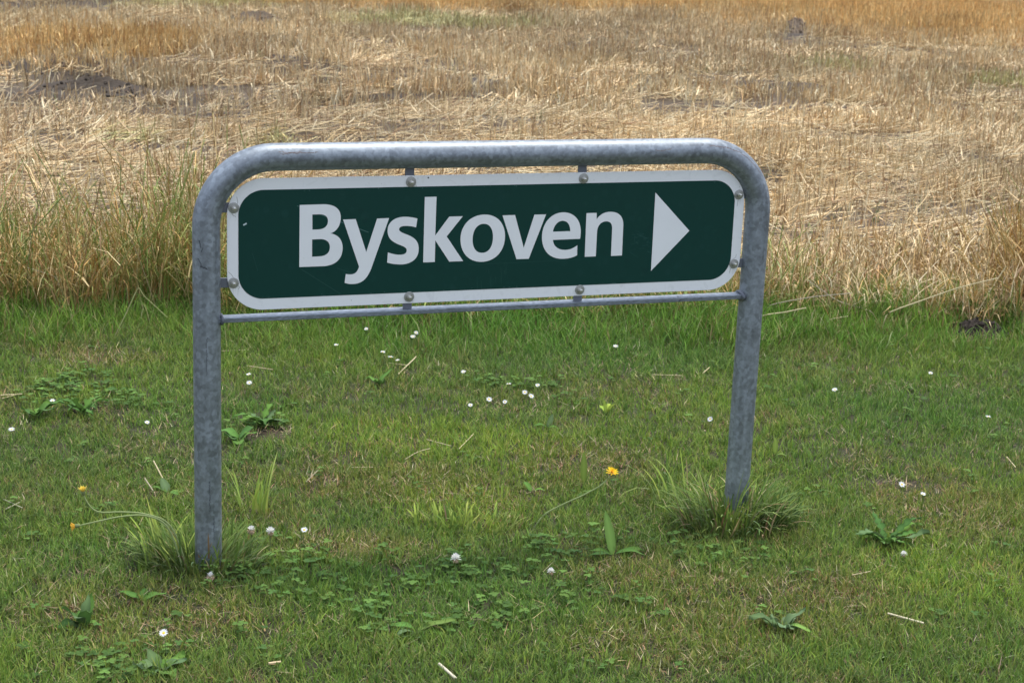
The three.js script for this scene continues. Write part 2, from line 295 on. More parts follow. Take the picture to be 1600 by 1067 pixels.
{
  const A = new GB(), B = new GB();
  for (let k = 0; k < 84000; k++) {                                 // the near strip, straw by straw
    const z = rr(-12.4, -5.7), x = rr(-1, 1) * (0.31 * -z + 0.7), d = edgeZ(x) - z; if (d < 0.2 || R() > step(0.1, 0.7, d)) continue;
    const f = fieldLook(x, z); if (R() < f.bare * 0.95) continue;
    const gold = R() < f.g, j = rr(0.8, 1.15), c = vary(gold ? pick(GOLD) : pick(STRAW), 0.22).map((v, q) => v * j * f.c[q]), y = groundY(x, z);
    if (R() < f.stand * 0.62 + 0.16 * step(0.8, 1.6, x) * step(-11, -9, z)) cutStalk(B, x, y, z, rr(0.06, 0.19), c); else laidStraw(A, x, y + Math.pow(R(), 1.5) * 0.075, z, R() < 0.62 ? f.way + rr(-0.5, 0.5) : R() * 6.283, c);
  }
  mass('laid_straw', 'pale flattened straw in the near strip of the harvested field', 'straw', A, strawMat);
  mass('stubble', 'standing cut stalks in the near strip of the harvested field', 'stubble', B, strawMat);
  const laid = [], stub = [];
  for (let n = 0; n < 6; n++) {
    const a = new GB(), b = new GB();
    for (let k = 0; k < 46; k++) { const t = R() * 6.283, q = 0.3 * Math.sqrt(R()); laidStraw(a, Math.cos(t) * q, rr(0, 0.06), Math.sin(t) * q, R() < 0.6 ? rr(-0.5, 0.5) : R() * 6.283, vary(pick(STRAW), 0.24), 1.35); }
    for (let k = 0; k < 40; k++) { const t = R() * 6.283, q = 0.28 * Math.sqrt(R()); cutStalk(b, Math.cos(t) * q, 0, Math.sin(t) * q, rr(0.07, 0.19), vary(pick(STRAW), 0.25), 1.35); }
    laid.push(a.build()); stub.push(b.build());
  }
  const LA = [], SB = [];
  const lay = (n, z0, z1) => {
    for (let k = 0; k < n; k++) {
      const z = rr(z0, z1), x = rr(-1, 1) * (0.33 * -z + 1.5), f = fieldLook(x, z); if (R() < f.bare * 0.93) continue;
      const y = groundY(x, z), j = rr(0.82, 1.14), c = f.c.map((v) => v * j);
      if (R() < f.stand) SB.push([Math.floor(R() * 6), x, y, z, R() * 6.283, rr(0.8, 1.2), rr(0.75, 1.2) * (1 + 0.2 * f.g), c]);
      else LA.push([Math.floor(R() * 6), x, y, z, f.way + rr(-0.5, 0.5), rr(0.75, 1.2), rr(0.7, 1.1), c, rr(-0.08, 0.08), rr(-0.08, 0.08)]);
    }
  };
  lay(3600, -22, -12.2); lay(8000, -46, -22); lay(6000, -95, -46);
  scatter('distant_straw', 'pale flattened straw farther out in the harvested field', 'straw', laid, strawMat, LA);
  scatter('distant_stubble', 'golden stubble farther out in the harvested field', 'stubble', stub, strawMat, SB);
  // sparse green weeds coming up between the stubble
  R = rng(26);
  const weeds = []; for (let n = 0; n < 3; n++) { const gb = new GB(); for (let k = 0; k < 8; k++) gb.blade(rr(-0.04, 0.04), rr(-0.04, 0.04), rr(0.05, 0.14), rr(0.003, 0.006), R() * 6.283, rr(0.05, 0.6), rr(0.2, 1.4), vary(pick([[0.19, 0.25, 0.08], [0.24, 0.29, 0.11], [0.15, 0.20, 0.06]]), 0.2), 3); weeds.push(gb.build()); }
  const W = [];
  for (let k = 0; k < 4200; k++) { const z = -6.6 - 34 * Math.pow(R(), 1.6), x = rr(-1, 1) * (0.34 * -z + 1), g = greenZone(x, z); if (edgeZ(x) - z < 0.3 || R() > 0.06 + g * 0.25 + 0.25 * step(1.6, 0.3, edgeZ(x) - z)) continue; const j = rr(0.7, 1.1); W.push([Math.floor(R() * 3), x, groundY(x, z), z, R() * 6.283, rr(0.8, 1.2), rr(0.6, 1.2), [j, j, j]]); }
  scatter('field_weeds', 'sparse green weeds sprouting between the stubble', 'weeds', weeds, leafMat, W);
}
// clover leaves spread through the lawn
R = rng(27);
{
  const geos = [];
  for (let n = 0; n < 4; n++) {
    const gb = new GB();
    for (let k = 0; k < 4; k++) {
      const x = rr(-0.03, 0.03), z = rr(-0.03, 0.03), h = rr(0.012, 0.032), s = rr(0.0065, 0.0135), c = vary(pick([[0.085, 0.165, 0.034], [0.11, 0.19, 0.038], [0.07, 0.135, 0.032]]), 0.22), a0 = R() * 6.283;
      gb.stalk([[x * 0.6, -0.003, z * 0.6], [x, h, z]], 0.0006, [0.14, 0.19, 0.06]);
      for (let m = 0; m < 3; m++) gb.leaf([x, h, z], a0 + m * 2.094 + rr(-0.15, 0.15), rr(0.05, 0.35), s, s * 0.95, c, { seg: 4, fold: 0.22, bend: 0.3, tip: 1.35, fat: 0.6, wave: 0.02 });
    }
    geos.push(gb.build());
  }
  const cl = zones([[700, 930, 190, 70], [1000, 880, 190, 46], [440, 900, 110, 60], [850, 950, 160, 60], [560, 960, 160, 50], [130, 620, 110, 30], [1080, 860, 120, 20], [200, 1040, 170, 30], [420, 650, 60, 30], [1420, 860, 60, 16], [800, 610, 90, 20]]), items = [];
  for (let k = 0; k < 26000; k++) { const x = rr(-2.4, 2.6), z = rr(-6.2, -2.5); if (!inView(x, z) || z < edgeZ(x)) continue; const p = cl(x, z) * (0.02 + step(0.38, 0.72, fbm(x * 7, z * 7, 0, 81, 3)) * 0.6) + 0.012; if (R() > p * 0.8) continue; const j = rr(0.8, 1.2); items.push([Math.floor(R() * 4), x, groundY(x, z), z, R() * 6.283, rr(0.75, 1.2), rr(0.75, 1.2), [j, j, j]]); }
  scatter('clover', 'green clover leaves growing among the grass', 'clover', geos, broadMat, items);
}

// ---------------------------------------------------------------- the sign
const zinc = (() => {
  const W = 2048, H = 128, col = new Uint8Array(W * H * 4), rough = new Uint8Array(W * H * 4);
  for (let j = 0; j < H; j++) for (let i = 0; i < W; i++) {
    const a = j / H * 2 * Math.PI, u = i / W * 3.89, x = u * 1, y = Math.cos(a) * 0.0302, z = Math.sin(a) * 0.0302;
    const s = 120, gx = x * s, gy = y * s, gz = z * s; let best = 9, id = 0;                       // spangle: nearest of scattered cells
    for (let p = -1; p < 2; p++) for (let q = -1; q < 2; q++) for (let r = -1; r < 2; r++) { const cx = Math.floor(gx) + p, cy = Math.floor(gy) + q, cz = Math.floor(gz) + r, d = (cx + hash(cx, cy, cz, 1) - gx) ** 2 + (cy + hash(cx, cy, cz, 2) - gy) ** 2 + (cz + hash(cx, cy, cz, 3) - gz) ** 2; if (d < best) { best = d; id = hash(cx, cy, cz, 4); } }
    const n = fbm(x * 26, y * 26 + 4, z * 26 + 8, 91, 4), fine = noise(x * 300, y * 300, z * 300, 97), streak = fbm(x * 9, y * 120, z * 120, 93, 3);
    const k = 0.545 + 0.11 * (id - 0.5) + 0.12 * (n - 0.5) + 0.06 * (fine - 0.5) + 0.12 * (streak - 0.5), o = (j * W + i) * 4;
    col[o] = clamp(k * 0.955) * 255; col[o + 1] = clamp(k * 1.0) * 255; col[o + 2] = clamp(k * 1.045) * 255; col[o + 3] = 255;
    const q = clamp(0.50 + 0.22 * (n - 0.5) + 0.1 * (id - 0.5)) * 255; rough[o] = rough[o + 1] = rough[o + 2] = q; rough[o + 3] = 255;
  }
  const mark = (u0, j0, du, dj, n, c, seed) => { R = rng(seed); let u = u0, j = j0; for (let k = 0; k < n; k++) { const i = Math.round(u / 3.89 * W), jj = ((Math.round(j) % H) + H) % H; for (const e of [0, 1]) { const o = (jj * W + clamp(i + (Math.abs(du) > 0.0005 ? 0 : e), 0, W - 1)) * 4; for (let q = 0; q < 3; q++) col[o + q] = col[o + q] * 0.35 + c[q] * 0.65; } u += du + rr(-0.0006, 0.0006); j += dj + rr(-0.5, 0.5); } };
  zinc_marks(mark);
  const mk = (d, srgb) => { const t = new THREE.DataTexture(d, W, H); t.wrapS = t.wrapT = THREE.RepeatWrapping; t.magFilter = THREE.LinearFilter; t.minFilter = THREE.LinearMipmapLinearFilter; t.generateMipmaps = true; if (srgb) t.colorSpace = THREE.SRGBColorSpace; t.needsUpdate = true; return t; };
  return { map: mk(col, true), rough: mk(rough, false) };
})();
function zinc_marks(mark) {                                          // scuffs: u metres along the tube from the left foot, row round it
  mark(1.165, 14, -0.0017, -0.4, 9, [58, 60, 66], 1); mark(1.15, 8, -0.0016, 0.5, 7, [58, 60, 66], 2); mark(1.125, 16, -0.0017, -0.5, 10, [52, 54, 60], 3); mark(1.108, 12, -0.0004, -0.9, 12, [56, 58, 64], 7);
  mark(1.435, 7, 0.0018, 0, 44, [96, 82, 76], 4); mark(1.43, 10, 0.0018, 0, 30, [120, 104, 96], 8); mark(2.32, 5, 0.0018, 0, 22, [120, 106, 96], 6); mark(2.46, 10, 0.0018, 0.08, 80, [104, 84, 78], 5);
  mark(0.95, 2, -0.0018, 0, 50, [92, 96, 104], 9); mark(0.62, 0, -0.0018, 0.02, 40, [80, 84, 92], 10); mark(0.53, 122, -0.0018, 0.02, 30, [84, 88, 96], 11);
}
const galv = new THREE.MeshStandardMaterial({ map: zinc.map, roughnessMap: zinc.rough, roughness: 1.05, metalness: 0.6 });
const galvDark = new THREE.MeshStandardMaterial({ color: new THREE.Color().setRGB(0.15, 0.16, 0.185), roughness: 0.6, metalness: 0.5 });
const galvBar = new THREE.MeshStandardMaterial({ map: (() => { const t = zinc.map.clone(); t.repeat.set(0.33, 0.18); return t; })(), color: new THREE.Color().setRGB(0.95, 0.96, 1.0), roughness: 0.5, metalness: 0.72 });
const steel = new THREE.MeshStandardMaterial({ color: new THREE.Color().setRGB(0.62, 0.61, 0.57), roughness: 0.3, metalness: 0.85 });
const washerMat = new THREE.MeshStandardMaterial({ color: new THREE.Color().setRGB(0.38, 0.38, 0.36), roughness: 0.42, metalness: 0.75 });
const filmTex = (() => {                                             // faint smears and chips in the film
  const cv = document.createElement('canvas'); cv.width = 2048; cv.height = 512; const x = cv.getContext('2d'), S = 2048 / 1.26;
  x.fillStyle = 'rgb(16,57,51)'; x.fillRect(0, 0, 2048, 512); R = rng(77);
  const P = (u, v) => [(u - 0.04) * S, (0.90 - v) * S];
  for (let k = 0; k < 900; k++) { x.fillStyle = `rgba(${R() < 0.5 ? '70,92,90' : '10,30,30'},${rr(0.02, 0.07)})`; x.beginPath(); x.arc(R() * 2048, R() * 512, rr(1, 14), 0, 7); x.fill(); }
  const line = (a, b, w, s) => { x.strokeStyle = s; x.lineWidth = w; x.beginPath(); x.moveTo(...P(...a)); x.lineTo(...P(...b)); x.stroke(); };
  line([0.199, 0.833], [0.362, 0.769], 1.6, 'rgba(170,185,185,0.55)');
  line([0.21, 0.69], [0.30, 0.63], 2, 'rgba(60,88,84,0.5)'); line([0.29, 0.69], [0.34, 0.672], 2, 'rgba(60,88,84,0.5)'); line([0.10, 0.73], [0.112, 0.69], 1.4, 'rgba(60,84,82,0.5)');
  line([0.60, 0.686], [0.90, 0.69], 1.5, 'rgba(52,80,76,0.5)');
  for (let k = 0; k < 26; k++) { const u = rr(1.0, 1.05), v = rr(0.70, 0.75); line([u, v], [u + rr(-0.025, 0.025), v + rr(-0.015, 0.01)], rr(1, 2.5), 'rgba(70,100,98,0.22)'); }
  for (let k = 0; k < 16; k++) { const u = rr(0.62, 0.70), v = rr(0.635, 0.68); line([u, v], [u + rr(-0.002, 0.002), v - rr(0.01, 0.03)], rr(1, 3), 'rgba(60,84,82,0.25)'); }
  x.fillStyle = 'rgb(190,200,200)'; x.save(); x.translate(...P(0.0838, 0.795)); x.rotate(-0.5); x.fillRect(-7, -3, 14, 6); x.restore();
  for (let k = 0; k < 40; k++) { const u = rr(0.1, 1.22), v = R() < 0.5 ? 0.629 + R() * 0.003 : 0.866 + R() * 0.003; x.fillStyle = 'rgba(160,165,165,0.5)'; x.fillRect(...P(u, v), rr(1, 6), rr(1, 2)); }
  const t = new THREE.CanvasTexture(cv); t.colorSpace = THREE.SRGBColorSpace; t.repeat.set(1 / 1.26, 1 / 0.315); t.offset.set(-0.04 / 1.26, -(0.90 - 0.315) / 0.315); return t;
})();
const greenFilm = new THREE.MeshPhysicalMaterial({ map: filmTex, roughness: 0.26, specularIntensity: 0.6 });
const whiteTex = noiseTexture(512, (u, v) => { const k = 0.93 + 0.07 * fbm(u * 12, v * 12, 0, 15, 4) - (noise(u * 200, v * 200, 0, 16) > 0.992 ? 0.18 : 0); return [k, k, k]; }, false); whiteTex.repeat.set(1.7, 1.7);
const whiteFilm = new THREE.MeshPhysicalMaterial({ color: new THREE.Color().setRGB(0.79, 0.79, 0.785), map: whiteTex, roughness: 0.5 });

const panelTex = (() => {                                            // the white film: faint grime, specks, hair cracks round the bolts
  const cv = document.createElement('canvas'); cv.width = 2048; cv.height = 512; const x = cv.getContext('2d'), S = 2048 / 1.26, P = (u, v) => [(u - 0.04) * S, (0.90 - v) * S];
  x.fillStyle = 'rgb(250,250,250)'; x.fillRect(0, 0, 2048, 512); R = rng(78);
  for (let k = 0; k < 700; k++) { x.fillStyle = `rgba(120,118,108,${rr(0.01, 0.05)})`; x.beginPath(); x.ellipse(R() * 2048, R() * 512, rr(2, 26), rr(1, 8), R() * 3, 0, 7); x.fill(); }
  for (let k = 0; k < 90; k++) { x.fillStyle = `rgba(70,66,58,${rr(0.2, 0.7)})`; x.beginPath(); x.arc(R() * 2048, R() * 512, rr(0.5, 1.6), 0, 7); x.fill(); }
  const hair = (pts, w = 1.3, a = 0.6) => { x.strokeStyle = `rgba(70,68,62,${a})`; x.lineWidth = w; x.beginPath(); pts.forEach((p, n) => (n ? x.lineTo(...P(...p)) : x.moveTo(...P(...p)))); x.stroke(); };
  hair([[0.066, 0.856], [0.068, 0.845], [0.067, 0.838]]); hair([[0.054, 0.822], [0.058, 0.815], [0.064, 0.812]]); hair([[0.047, 0.690], [0.054, 0.684], [0.060, 0.674]]); hair([[0.068, 0.660], [0.072, 0.655], [0.069, 0.650]]);
  hair([[1.279, 0.825], [1.277, 0.806]], 2, 0.35); hair([[1.284, 0.688], [1.283, 0.680], [1.276, 0.677]]); hair([[1.272, 0.655], [1.269, 0.643]]); hair([[0.470, 0.874], [0.471, 0.866]], 2, 0.5); hair([[0.462, 0.630], [0.462, 0.626]], 2, 0.5);
  x.fillStyle = 'rgb(25,25,30)'; x.beginPath(); x.arc(...P(0.4985, 0.8895), 2.6, 0, 7); x.fill();
  for (const [u, v] of [[0.4582, 0.8809], [0.8747, 0.8809], [0.4598, 0.6172], [0.8784, 0.6165], [0.0592, 0.8317], [0.0582, 0.665], [1.2793, 0.8344], [1.2788, 0.6648]]) for (let k = 0; k < 14; k++) { const a = u + rr(-0.012, 0.012); hair([[a, v - 0.008], [a + rr(-0.001, 0.001), v - rr(0.012, 0.03)]], rr(1, 3), 0.07); }
  const t = new THREE.CanvasTexture(cv); t.colorSpace = THREE.SRGBColorSpace; t.repeat.set(1 / 1.26, 1 / 0.315); t.offset.set(-0.04 / 1.26, -(0.90 - 0.315) / 0.315); return t;
})();
const borderFilm = new THREE.MeshPhysicalMaterial({ color: new THREE.Color().setRGB(0.79, 0.79, 0.785), map: panelTex, roughness: 0.5 });
const SW = 1.3352, SH = 0.9407, TR = 0.0302, BR = 0.15;
const sign = new THREE.Group(); sign.position.set(-0.6714, 0, -3.6712); sign.rotation.y = 0.3513;
{
  class Bow extends THREE.CurvePath {}
  const c = new Bow(), V = (x, y) => new THREE.Vector3(x, y, 0), q = BR * 0.5523;
  c.add(new THREE.LineCurve3(V(0, -0.4), V(0, SH - BR)));
  c.add(new THREE.CubicBezierCurve3(V(0, SH - BR), V(0, SH - BR + q), V(BR - q, SH), V(BR, SH)));
  c.add(new THREE.LineCurve3(V(BR, SH), V(SW - BR, SH)));
  c.add(new THREE.CubicBezierCurve3(V(SW - BR, SH), V(SW - BR + q, SH), V(SW, SH - BR + q), V(SW, SH - BR)));
  c.add(new THREE.LineCurve3(V(SW, SH - BR), V(SW, -0.4)));
  part(sign, 'tube_frame', new THREE.TubeGeometry(c, 260, TR, 40), galv, 'bent galvanised steel tube forming both posts and the top bar');
  const bar = part(sign, 'crossbar', new RoundedBoxGeometry(SW - 2 * TR + 0.012, 0.0105, 0.034, 2, 0.0012), galvBar); bar.position.set(SW / 2, 0.5838, 0);
  for (const s of [0, 1]) {                                          // weld beads where the bar meets the posts
    const g = new THREE.TorusGeometry(0.0085, 0.0042, 8, 22); const p = g.attributes.position; for (let k = 0; k < p.count; k++) p.setZ(k, p.getZ(k) + 0.0016 * (hash(k, s, 0, 7) - 0.5)); g.computeVertexNormals();
    const w = part(bar, 'weld', g, galvDark); w.rotation.y = Math.PI / 2; w.scale.x = 2.1; w.position.set((s ? 1 : -1) * (SW / 2 - TR - 0.001), 0, 0);
  }
  const rect = (u0, v0, u1, v1, r) => { const s = new THREE.Shape(); s.moveTo(u0 + r, v0); s.lineTo(u1 - r, v0); s.absarc(u1 - r, v0 + r, r, -Math.PI / 2, 0); s.lineTo(u1, v1 - r); s.absarc(u1 - r, v1 - r, r, 0, Math.PI / 2); s.lineTo(u0 + r, v1); s.absarc(u0 + r, v1 - r, r, Math.PI / 2, Math.PI); s.lineTo(u0, v0 + r); s.absarc(u0 + r, v0 + r, r, Math.PI, Math.PI * 1.5); return s; };
  const ex = (shape, d, curve = 20) => new THREE.ExtrudeGeometry(shape, { depth: d, bevelEnabled: false, curveSegments: curve });
  const panel = part(sign, 'sign_panel', new THREE.ExtrudeGeometry(rect(0.0453, 0.6024, 1.2947, 0.8943, 0.080), { depth: 0.0016, bevelThickness: 0.0007, bevelSize: 0.0007, bevelSegments: 2, curveSegments: 28 }), borderFilm, 'white aluminium panel with rounded corners'); panel.position.z = 0.0017;
  const green = part(panel, 'green_field', ex(rect(0.0692, 0.6270, 1.2698, 0.8698, 0.056), 0.0005, 28), greenFilm, 'dark green film inside the white border'); green.position.z = 0.0023;
  const glyphs = [
    ['B', 'M204.8,834.6 L258.1,834.9 C282.3,834.6 297.4,824.4 297.7,804.9 C297.9,786.5 288.8,773.0 274.2,769.3 C292.4,766.0 302.5,754.1 302.8,735.6 C303.1,707.8 283.9,695.7 258.4,695.5 L204.8,695.5 Z M233.3,812.7 L250.3,812.8 C261.8,812.5 268.7,806.8 268.8,797.6 C269.0,785.0 259.8,778.9 246.0,778.8 L233.6,778.7 Z M233.3,756.7 L250.8,757.1 C265.8,757.1 273.5,749.3 273.7,738.2 C273.8,723.9 263.9,718.0 248.9,718.0 L233.4,717.8 Z'],
    ['y', 'M303.1,799.5 L331.9,799.9 L357.3,724.1 L381.1,799.7 L408.9,800.1 L369.7,686.8 C359.5,660.2 346.7,651.3 324.3,652.2 C318.4,652.4 313.7,653.8 308.5,655.6 L311.0,675.8 C315.7,674.7 319.3,674.1 324.0,674.4 C333.4,675.0 338.4,680.9 341.3,691.3 Z'],
    ['s', 'M475.1,797.2 C466.0,800.0 456.4,801.7 445.7,802.0 C420.7,802.6 405.6,790.0 406.0,771.2 C406.3,753.3 417.2,746.0 434.0,738.4 C446.0,733.8 451.6,730.8 451.7,725.0 C451.9,717.9 445.3,715.1 435.7,715.4 C426.1,715.7 416.6,718.4 407.7,721.7 L406.3,698.6 C415.8,695.4 426.6,693.6 437.4,693.2 C463.8,692.3 480.3,705.2 479.7,727.6 C479.3,745.2 469.5,753.7 452.6,760.8 C439.3,766.3 432.8,768.8 432.7,773.9 C432.6,779.3 439.0,781.4 448.5,781.2 C456.9,780.9 464.5,779.6 472.3,777.2 Z'],
    ['k', 'M491.2,845.9 L518.8,846.0 L518.1,756.9 L550.2,799.7 L582.5,799.8 L545.3,754.2 L586.6,695.6 L553.3,695.5 L518.4,746.3 L518.8,696.0 L491.2,695.8 Z'],
    ['o', 'M634.8,802.2 C665.6,801.9 685.5,780.5 686.2,749.5 C686.8,713.6 662.3,691.2 630.0,692.4 C598.0,693.5 579.3,717.2 578.6,746.9 C578.1,779.9 601.7,802.6 634.8,802.2 Z M634.3,781.0 C647.9,780.6 656.2,768.3 656.9,750.4 C657.8,726.6 647.9,712.8 631.8,713.3 C617.0,713.8 608.2,725.8 607.8,744.8 C607.3,768.5 618.3,781.4 634.3,781.0 Z'],
    ['v', 'M678.3,799.2 L708.8,799.4 L733.3,721.7 L756.3,798.9 L785.0,798.8 L746.7,695.5 L716.5,695.6 Z'],
    ['e', 'M872.9,738.8 C874.3,751.1 873.9,758.4 872.9,763.3 C869.1,787.5 851.3,801.9 828.4,802.5 C796.7,803.3 775.9,776.8 777.3,745.6 C778.7,714.2 797.9,693.7 829.8,692.6 C845.2,692.1 857.9,694.6 867.4,699.9 L866.7,723.5 C856.8,716.5 848.0,713.2 836.5,713.5 C818.6,714.1 806.7,723.0 804.8,738.2 Z M803.9,757.5 C805.2,771.2 814.1,783.0 827.3,782.6 C839.5,782.3 846.4,772.5 847.3,757.7 Z'],
    ['n', 'M885.9,799.1 L911.6,799.2 L912.4,784.0 C919.6,794.7 930.8,801.1 946.3,800.8 C968.4,800.2 980.0,789.5 981.0,767.5 L981.8,695.5 L953.8,695.0 L953.0,761.0 C952.3,773.2 946.8,778.2 937.2,778.5 C924.3,778.8 914.5,769.4 914.9,752.4 L914.8,695.6 L886.9,695.3 Z'],
    ['arrow', 'M1059.1,844.0 L1153.8,749.8 L1059.4,655.2 Z'],
  ];
  for (const [ch, d] of glyphs) {
    const paths = d.split('Z').filter((t) => t.trim()).map((t, n) => {
      const s = n ? new THREE.Path() : new THREE.Shape();
      for (const m of t.trim().matchAll(/([MLC])([^MLC]+)/g)) { const a = m[2].trim().split(/[ ,]+/).map((v) => v / 1000); if (m[1] === 'M') s.moveTo(...a); else if (m[1] === 'L') s.lineTo(...a); else s.bezierCurveTo(...a); }
      return s;
    });
    paths[0].holes.push(...paths.slice(1));
    const m = part(panel, ch === 'arrow' ? 'arrow' : 'letter', ex(paths[0], 0.0005, 16), whiteFilm, ch === 'arrow' ? 'white triangle pointing right' : 'white letter ' + ch); m.position.z = 0.0028;
  }
  // brackets and bolts
  const washer = new THREE.LatheGeometry([[0, 0.0019], [0.0070, 0.0019], [0.0072, 0.0016], [0.0112, 0.0016], [0.0119, 0.0011], [0.0120, 0]].map((a) => new THREE.Vector2(...a)), 28).rotateX(Math.PI / 2);
  const nut = new THREE.CylinderGeometry(0.0060, 0.0066, 0.0056, 6).rotateX(Math.PI / 2), tip = new THREE.LatheGeometry([[0, 0.0128], [0.0028, 0.0126], [0.0036, 0.0116], [0.0036, 0]].map((a) => new THREE.Vector2(...a)), 16).rotateX(Math.PI / 2);
  R = rng(5);
  const bolt = (u, v, bx, by, bw, bh) => {
    const b = part(sign, 'bracket', new RoundedBoxGeometry(bw, bh, 0.005, 2, 0.0009), galvDark); b.position.set(bx, by, -0.0018);
    const o = part(sign, 'bolt', tip, steel); o.position.set(u, v, 0.0040);
    part(o, 'washer', washer, washerMat);
    const n = part(o, 'nut', nut, steel); n.position.z = 0.0048; n.rotation.z = R() * 3;
  };
  for (const [u, v] of [[0.4582, 0.8809], [0.8747, 0.8809]]) bolt(u, v, u - 0.002, (0.872 + SH - TR + 0.004) / 2, 0.021, SH - TR + 0.004 - 0.872);
  for (const [u, v] of [[0.4598, 0.6172], [0.8784, 0.6165]]) bolt(u, v, u - 0.002, (0.5880 + 0.628) / 2, 0.021, 0.628 - 0.5880);
  for (const [u, v] of [[0.0592, 0.8317], [0.0582, 0.6650]]) bolt(u, v, (TR - 0.003 + 0.070) / 2, v, 0.070 - TR + 0.003, 0.022);
  for (const [u, v] of [[1.2793, 0.8344], [1.2788, 0.6648]]) bolt(u, v, (SW - TR + 0.003 + 1.267) / 2, v, SW - TR + 0.003 - 1.267, 0.022);
  put(sign, 'direction_sign', 'green and white direction sign in a galvanised tube frame standing in the grass', 'sign');
}

// ---------------------------------------------------------------- tufts left standing round the posts and in the lawn
function tuft(px, py, n, spread, h0, h1, w0, w1, lean, palette, label, seed, opt = {}) {
  R = rng(seed); const c = G3(px, py), gb = new GB();
  for (let k = 0; k < n; k++) {
    const a = R() * 6.283, q = Math.sqrt(R()), x = Math.cos(a) * q * spread[0], z = Math.sin(a) * q * spread[1], yaw = (opt.yaw !== undefined && R() < 0.6) ? opt.yaw + rr(-0.8, 0.8) : a + rr(-0.9, 0.9);
    gb.blade(x, z, rr(h0, h1) * (1 - 0.35 * q), rr(w0, w1), yaw, rr(0, lean), rr(0.2, opt.bend ?? 1.3), vary(R() < (opt.dry ?? 0.08) ? pick(DRY) : pick(palette), 0.22), 5);
  }
  const m = new THREE.Mesh(gb.build(), leafMat); m.position.copy(c);
  return put(m, 'grass_tuft', label, 'grass tuft');
}
const TUFTG = [[0.125, 0.205, 0.035], [0.095, 0.165, 0.03], [0.165, 0.235, 0.045], [0.20, 0.25, 0.06]], LIME = [[0.34, 0.43, 0.075], [0.28, 0.38, 0.065], [0.38, 0.44, 0.10]];
tuft(316, 884, 480, [0.13, 0.085], 0.06, 0.16, 0.0028, 0.006, 0.75, TUFTG, 'thick green grass tuft round the foot of the post beside the letter B', 101);
tuft(262, 888, 75, [0.06, 0.045], 0.10, 0.2, 0.0035, 0.007, 0.75, LIME.concat(TUFTG), 'yellow green grass tuft leaning away from the post foot', 102, { yaw: Math.PI, bend: 0.9, dry: 0.15 });
tuft(1140, 826, 640, [0.13, 0.085], 0.06, 0.22, 0.0026, 0.006, 0.5, TUFTG.concat([LIME[1]]), 'tall green grass tuft round the foot of the post beside the arrow', 103, { dry: 0.14, bend: 1.9 });
tuft(1208, 822, 180, [0.055, 0.05], 0.07, 0.16, 0.004, 0.007, 0.45, TUFTG.slice(0, 2), 'dark green grass tuft beside the post below the arrow', 104, { dry: 0.03 });
tuft(1075, 790, 26, [0.10, 0.07], 0.12, 0.28, 0.003, 0.005, 0.5, LIME.concat(TUFTG), 'loose tuft of long arching grass blades near the arrow post', 105, { bend: 2.2, dry: 0.12 });
tuft(398, 800, 26, [0.05, 0.04], 0.10, 0.24, 0.004, 0.007, 0.4, LIME, 'sparse tuft of long upright grass blades right of the post', 106, { bend: 0.9 });
tuft(722, 822, 100, [0.14, 0.055], 0.03, 0.095, 0.003, 0.009, 0.6, LIME.concat(LIME, TUFTG), 'bright yellow green tuft of short broad blades under the sign', 107, { bend: 0.9, dry: 0.06 });
tuft(786, 780, 14, [0.02, 0.02], 0.05, 0.1, 0.003, 0.005, 0.3, LIME, 'small upright light green tuft behind the yellow green blades', 108, { bend: 0.4, dry: 0 });
tuft(1355, 505, 240, [0.16, 0.08], 0.08, 0.2, 0.003, 0.005, 0.4, TUFTG.slice(0, 3), 'lush green grass tuft at the straw edge', 109, { dry: 0.03 });

// ---------------------------------------------------------------- broad-leaved weeds
function rosette(px, py, leaves, label, name, category, seed, opt = {}) {   // leaves: [yaw, rise, length, width, colour, options]
  R = rng(seed); const g = new THREE.Group(); g.position.copy(G3(px, py)); g.position.y += 0.004;
  for (const [yaw, rise, len, w, c, o] of leaves) { const gb = new GB(), cc = vary(c, 0.12); gb.leaf([Math.cos(yaw) * 0.004, rr(0.0, 0.012), Math.sin(yaw) * 0.004], yaw, rise, len, w, cc, { rib: cc.map((v) => v * 1.35), ...o }); part(g, 'leaf', gb.build(), broadMat); }
  { const gb = new GB(); gb.stalk([[0, -0.02, 0], [0, 0.006, 0]], 0.004, [0.12, 0.13, 0.05], 6); part(g, 'root_crown', gb.build(), broadMat); }
  return put(g, name, label, category, opt.group);
}
const around = (n, seed, len, w, rise, c, o) => { R = rng(seed); const out = []; for (let k = 0; k < n; k++) out.push([k / n * 6.283 + rr(-0.6, 0.6), rise * rr(0.55, 1.6), len * rr(0.6, 1.25), w * rr(0.7, 1.25), pick(c), { ...o, wave: rr(0.05, 0.16), bend: (o.bend ?? 0.8) * rr(0.4, 1.6) }]); return out; };
const GREY = [[0.115, 0.175, 0.075], [0.10, 0.16, 0.062]], MID = [[0.085, 0.175, 0.035], [0.105, 0.20, 0.038], [0.07, 0.145, 0.034]];
rosette(1385, 852, around(15, 201, 0.09, 0.028, 0.6, MID.concat([GREY[1]]), { lobes: 5, bend: 0.8, seg: 16 }), 'dark green toothed dandelion rosette with a pinkish clover head beside it', 'dandelion_rosette', 'weed', 301);
rosette(1222, 990, around(9, 202, 0.062, 0.026, 0.75, GREY, { bend: 0.7 }).concat([[0.7, 0.5, 0.07, 0.02, [0.15, 0.25, 0.05], {}]]), 'grey green broad leaf rosette in the bare looking lawn below the arrow', 'broadleaf_weed', 'weed', 302);
rosette(130, 985, around(10, 203, 0.052, 0.024, 0.8, GREY.concat(MID), { bend: 0.7 }), 'grey green broad leaf rosette in thin grass below the yellow flowers', 'broadleaf_weed', 'weed', 303);
